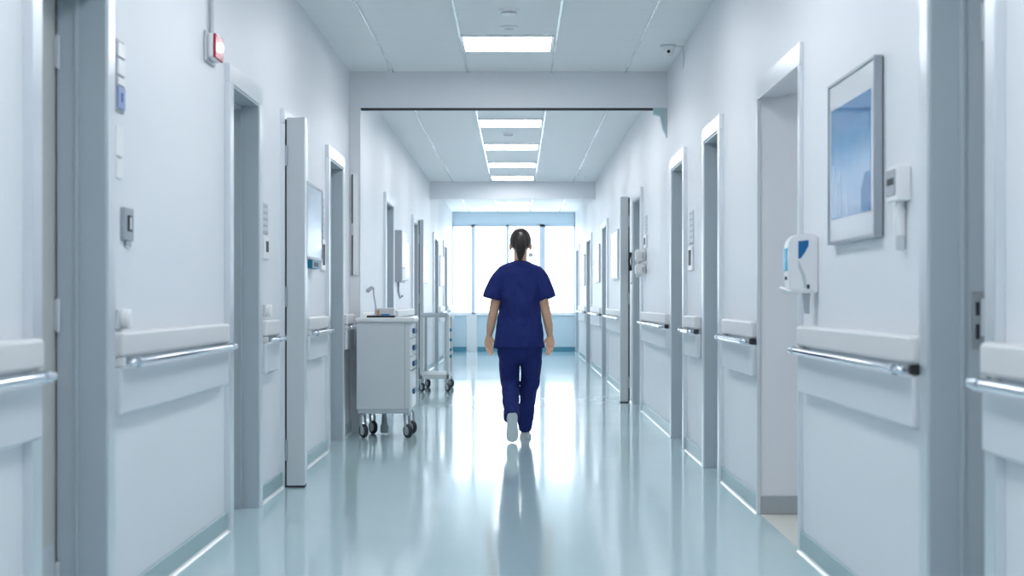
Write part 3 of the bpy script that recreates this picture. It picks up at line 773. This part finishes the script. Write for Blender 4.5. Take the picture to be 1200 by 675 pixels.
# legs
b.tube([N(620, 400), N(621.5, 425, .03), N(621, 449, .08), N(618.5, 475, .10), N(616, 500, .15), N(615.6, 511, .16)], [.09, .075, .055, .05, .036, .035], n=18)
b.tube([N(598, 400), N(597.5, 425, .04), N(598, 449, .08), N(598.5, 468, -.05), N(599, 486, -.20), N(599.5, 494, -.185)], [.09, .075, .055, .05, .036, .035], n=18)
body = remesh(b.build('body', M['skin'], person, wn=False), .0031, 3)
# face details (the face looks down the corridor)
for sg in (-1, 1):
    e = MB().ellipsoid(hc+Vector((sg*.030, .083, .004)), (.0125, .008, .0075), 14, 10).build('eye', M['eyewhite'], person)
    MB().ellipsoid(hc+Vector((sg*.030, .0895, .004)), (.0055, .0025, .0055), 12, 8).build('iris', M['iris'], e)
    MB().tube([hc+Vector((sg*.016, .093, .022)), hc+Vector((sg*.032, .090, .027)), hc+Vector((sg*.048, .078, .021))], [.003, .0035, .002], n=8).build('eyebrow', M['hair'], person)
MB().tube([hc+Vector((-.022, .088, -.070)), hc+Vector((0, .097, -.069)), hc+Vector((.022, .088, -.070))], [(.003, .003), (.007, .006), (.003, .003)], n=10).build('mouth', M['lips'], person)

# hair: cap swept back into a ponytail
def capfn(q):
    q = Vector(q)
    line = -.84 + .72*abs(q.x)**1.6 + max(0, q.y+.15)*1.32   # hairline rises towards the forehead
    if q.z < line: q = q*.86
    return q
hp = MB()
hp.ellipsoid(hc+Vector((0, -.006, .008)), (.085, .103, .107), 64, 48, fn=capfn)
hair = hp.build('hair', M['hair'], person, wn=False)
sm = hair.modifiers.new('smooth', 'SMOOTH'); sm.iterations = 3; sm.factor = .4
pt = MB().tube([N(610.2, 274.2, -.096), N(610.2, 277, -.122), N(610.2, 282, -.137), N(610.2, 289, -.134), N(610, 296, -.118), N(609.7, 301, -.104), N(609.4, 306, -.094)],
    [(.020, .014), (.030, .022), (.038, .026), (.042, .028), (.034, .024), (.023, .016), (.008, .006)], n=24, side=(1, 0, 0))
MB_pt = pt.build('ponytail', M['hair'], hair)
MB().tube([N(606.2, 277.5, -.112), N(607.6, 274.6, -.112), N(610.2, 273.2, -.112), N(612.8, 274.6, -.112), N(614.2, 277.5, -.112)], .0035, n=8).build('hair_tie', mat('hair_tie', (.16, .09, .05), .4), hair)

# scrub top
def oval(px, py, hw, dep, dy=0.0, n=44, p=2.3):
    c = N(px, py, dy); out = []
    for i in range(n):
        a = 2*PI*i/n; ca, sa = math.cos(a), math.sin(a)
        out.append(c+Vector((math.copysign(abs(ca)**(2/p), ca)*hw*SC, math.copysign(abs(sa)**(2/p), sa)*dep, 0)))
    return out
b = MB()
b.rings([oval(609.6, 306.8, 10.4, .074, -.014, p=2), oval(609.6, 308.0, 13.0, .080, -.014, p=2), oval(609.5, 310.2, 19.0, .088, -.012, p=2), oval(609.4, 313, 24.6, .090, -.012),
         oval(609.3, 318, 26.5, .103, -.008), oval(609.2, 326, 26.3, .115, -.004), oval(609, 338, 24.6, .122), oval(609, 352, 23.4, .124), oval(609, 364, 24.4, .122),
         oval(608.9, 378, 26.4, .126), oval(608.6, 393, 28.2, .132), oval(608.4, 403, 29.3, .135), oval(608.4, 407.4, 29.8, .136)])
# sleeves
b.tube([N(592, 318.5), N(585.5, 327, -.004), N(580.5, 338, -.008), N(576.8, 350, -.012)], [(.058, .078), (.066, .078), (.070, .076), (.074, .076)], n=30, side=(1, 0, -.38), round_ends=False)
b.tube([N(627, 318.5), N(633, 327, -.004), N(638, 338, -.008), N(641.6, 350, -.012)], [(.058, .078), (.066, .078), (.070, .076), (.074, .076)], n=30, side=(1, 0, .38), round_ends=False)
top = remesh(b.build('scrub_top', M['navy'], person, wn=False), .0048, 3)
def folds(o, strength, size, seed):
    tx = bpy.data.textures.new('folds', 'CLOUDS'); tx.noise_scale = size; tx.noise_depth = 1
    d = o.modifiers.new('folds', 'DISPLACE'); d.texture = tx; d.strength = strength; d.mid_level = .5
    e = bpy.data.objects.get('x'); d.texture_coords = 'LOCAL'
folds(top, .028, .13, 1)
nb = MB(); cpts = []
ring = oval(609.6, 306.9, 10.4, .074, -.014, 36, 2)
nb.tube(ring+ring[:1], .0048, n=8, round_ends=False)
nb.build('neck_binding', M['navy_trim'], top)

# trousers
b = MB()
b.rings([oval(609, 394, 25.0, .115), oval(609, 404, 26.4, .122), oval(609.2, 413, 26.4, .122, .004), oval(609.4, 420, 24.6, .105, .010), oval(609.5, 424, 16, .075, .015), oval(609.6, 427, 7, .04, .018)])
b.tube([N(622.4, 412, .0), N(622.6, 427, .028), N(621.3, 447, .075), N(618.8, 466, .095), N(617.4, 482, .115), N(615.8, 497, .135), N(615.3, 506.5, .150)],
       [(.086, .105), (.083, .096), (.074, .082), (.068, .076), (.063, .072), (.057, .070), (.053, .070)], n=32, side=(1, 0, 0), round_ends=False)
b.tube([N(597.0, 412, .0), N(596.9, 427, .035), N(597.3, 442, .068), N(597.6, 451, .062)],
       [(.083, .105), (.081, .096), (.078, .086), (.074, .082)], n=32, side=(1, 0, 0))
b.tube([N(597.7, 448, .060), N(598.0, 455, .02), N(598.8, 466, -.06), N(599.0, 478, -.145), N(598.8, 488, -.205)],
       [(.073, .078), (.070, .076), (.066, .074), (.062, .074), (.060, .078)], n=32, side=(1, 0, 0), round_ends=False)
tro = remesh(b.build('trousers', M['navy'], person, wn=False), .0048, 3)
folds(tro, .020, .085, 2)

# shoes
def shoe(heel, axis, up):
    ax = Vector(axis).normalized(); upv = Vector(up); upv = (upv-ax*upv.dot(ax)).normalized(); sd = ax.cross(upv)
    q = lambda t, s, h: Vector(heel)+ax*t+sd*s+upv*h
    W = [(0, .020), (.012, .034), (.04, .040), (.08, .038), (.12, .040), (.16, .045), (.19, .046), (.215, .041), (.232, .030), (.240, .012)]
    out = [(t, w) for t, w in W]+[(t, -w) for t, w in W[::-1]]
    sole = MB(); o1 = [q(t, s_, 0) for t, s_ in out]; o2 = [q(t, s_*1.03, .022) for t, s_ in out]
    sole.rings([o1, o2])
    up_ = MB(); rings = []
    prof = [(.002, .018, .058), (.012, .031, .066), (.04, .038, .070), (.08, .037, .068), (.12, .038, .060), (.16, .042, .050), (.19, .042, .042), (.215, .036, .035), (.230, .026, .028), (.238, .010, .023)]
    for t, w_, h in prof:
        rings.append([q(t, math.cos(a)*w_, .018+(h-.018)*max(0, math.sin(a))) if math.sin(a) >= 0 else q(t, math.cos(a)*w_, .016) for a in [2*PI*i/24 for i in range(24)]])
    up_.rings(rings)
    s = up_.build('shoe', M['shoe'], person)
    sole.build('shoe_sole', M['sole'], s)
    return s
shoe(N(615.6, 516.9, .115), (.02, 1, 0), (0, 0, 1))
hl = N(600.4, 483.5, -.262); hl.z = .232
shoe(hl, (.004, .33, -.945), (0, .945, .33))
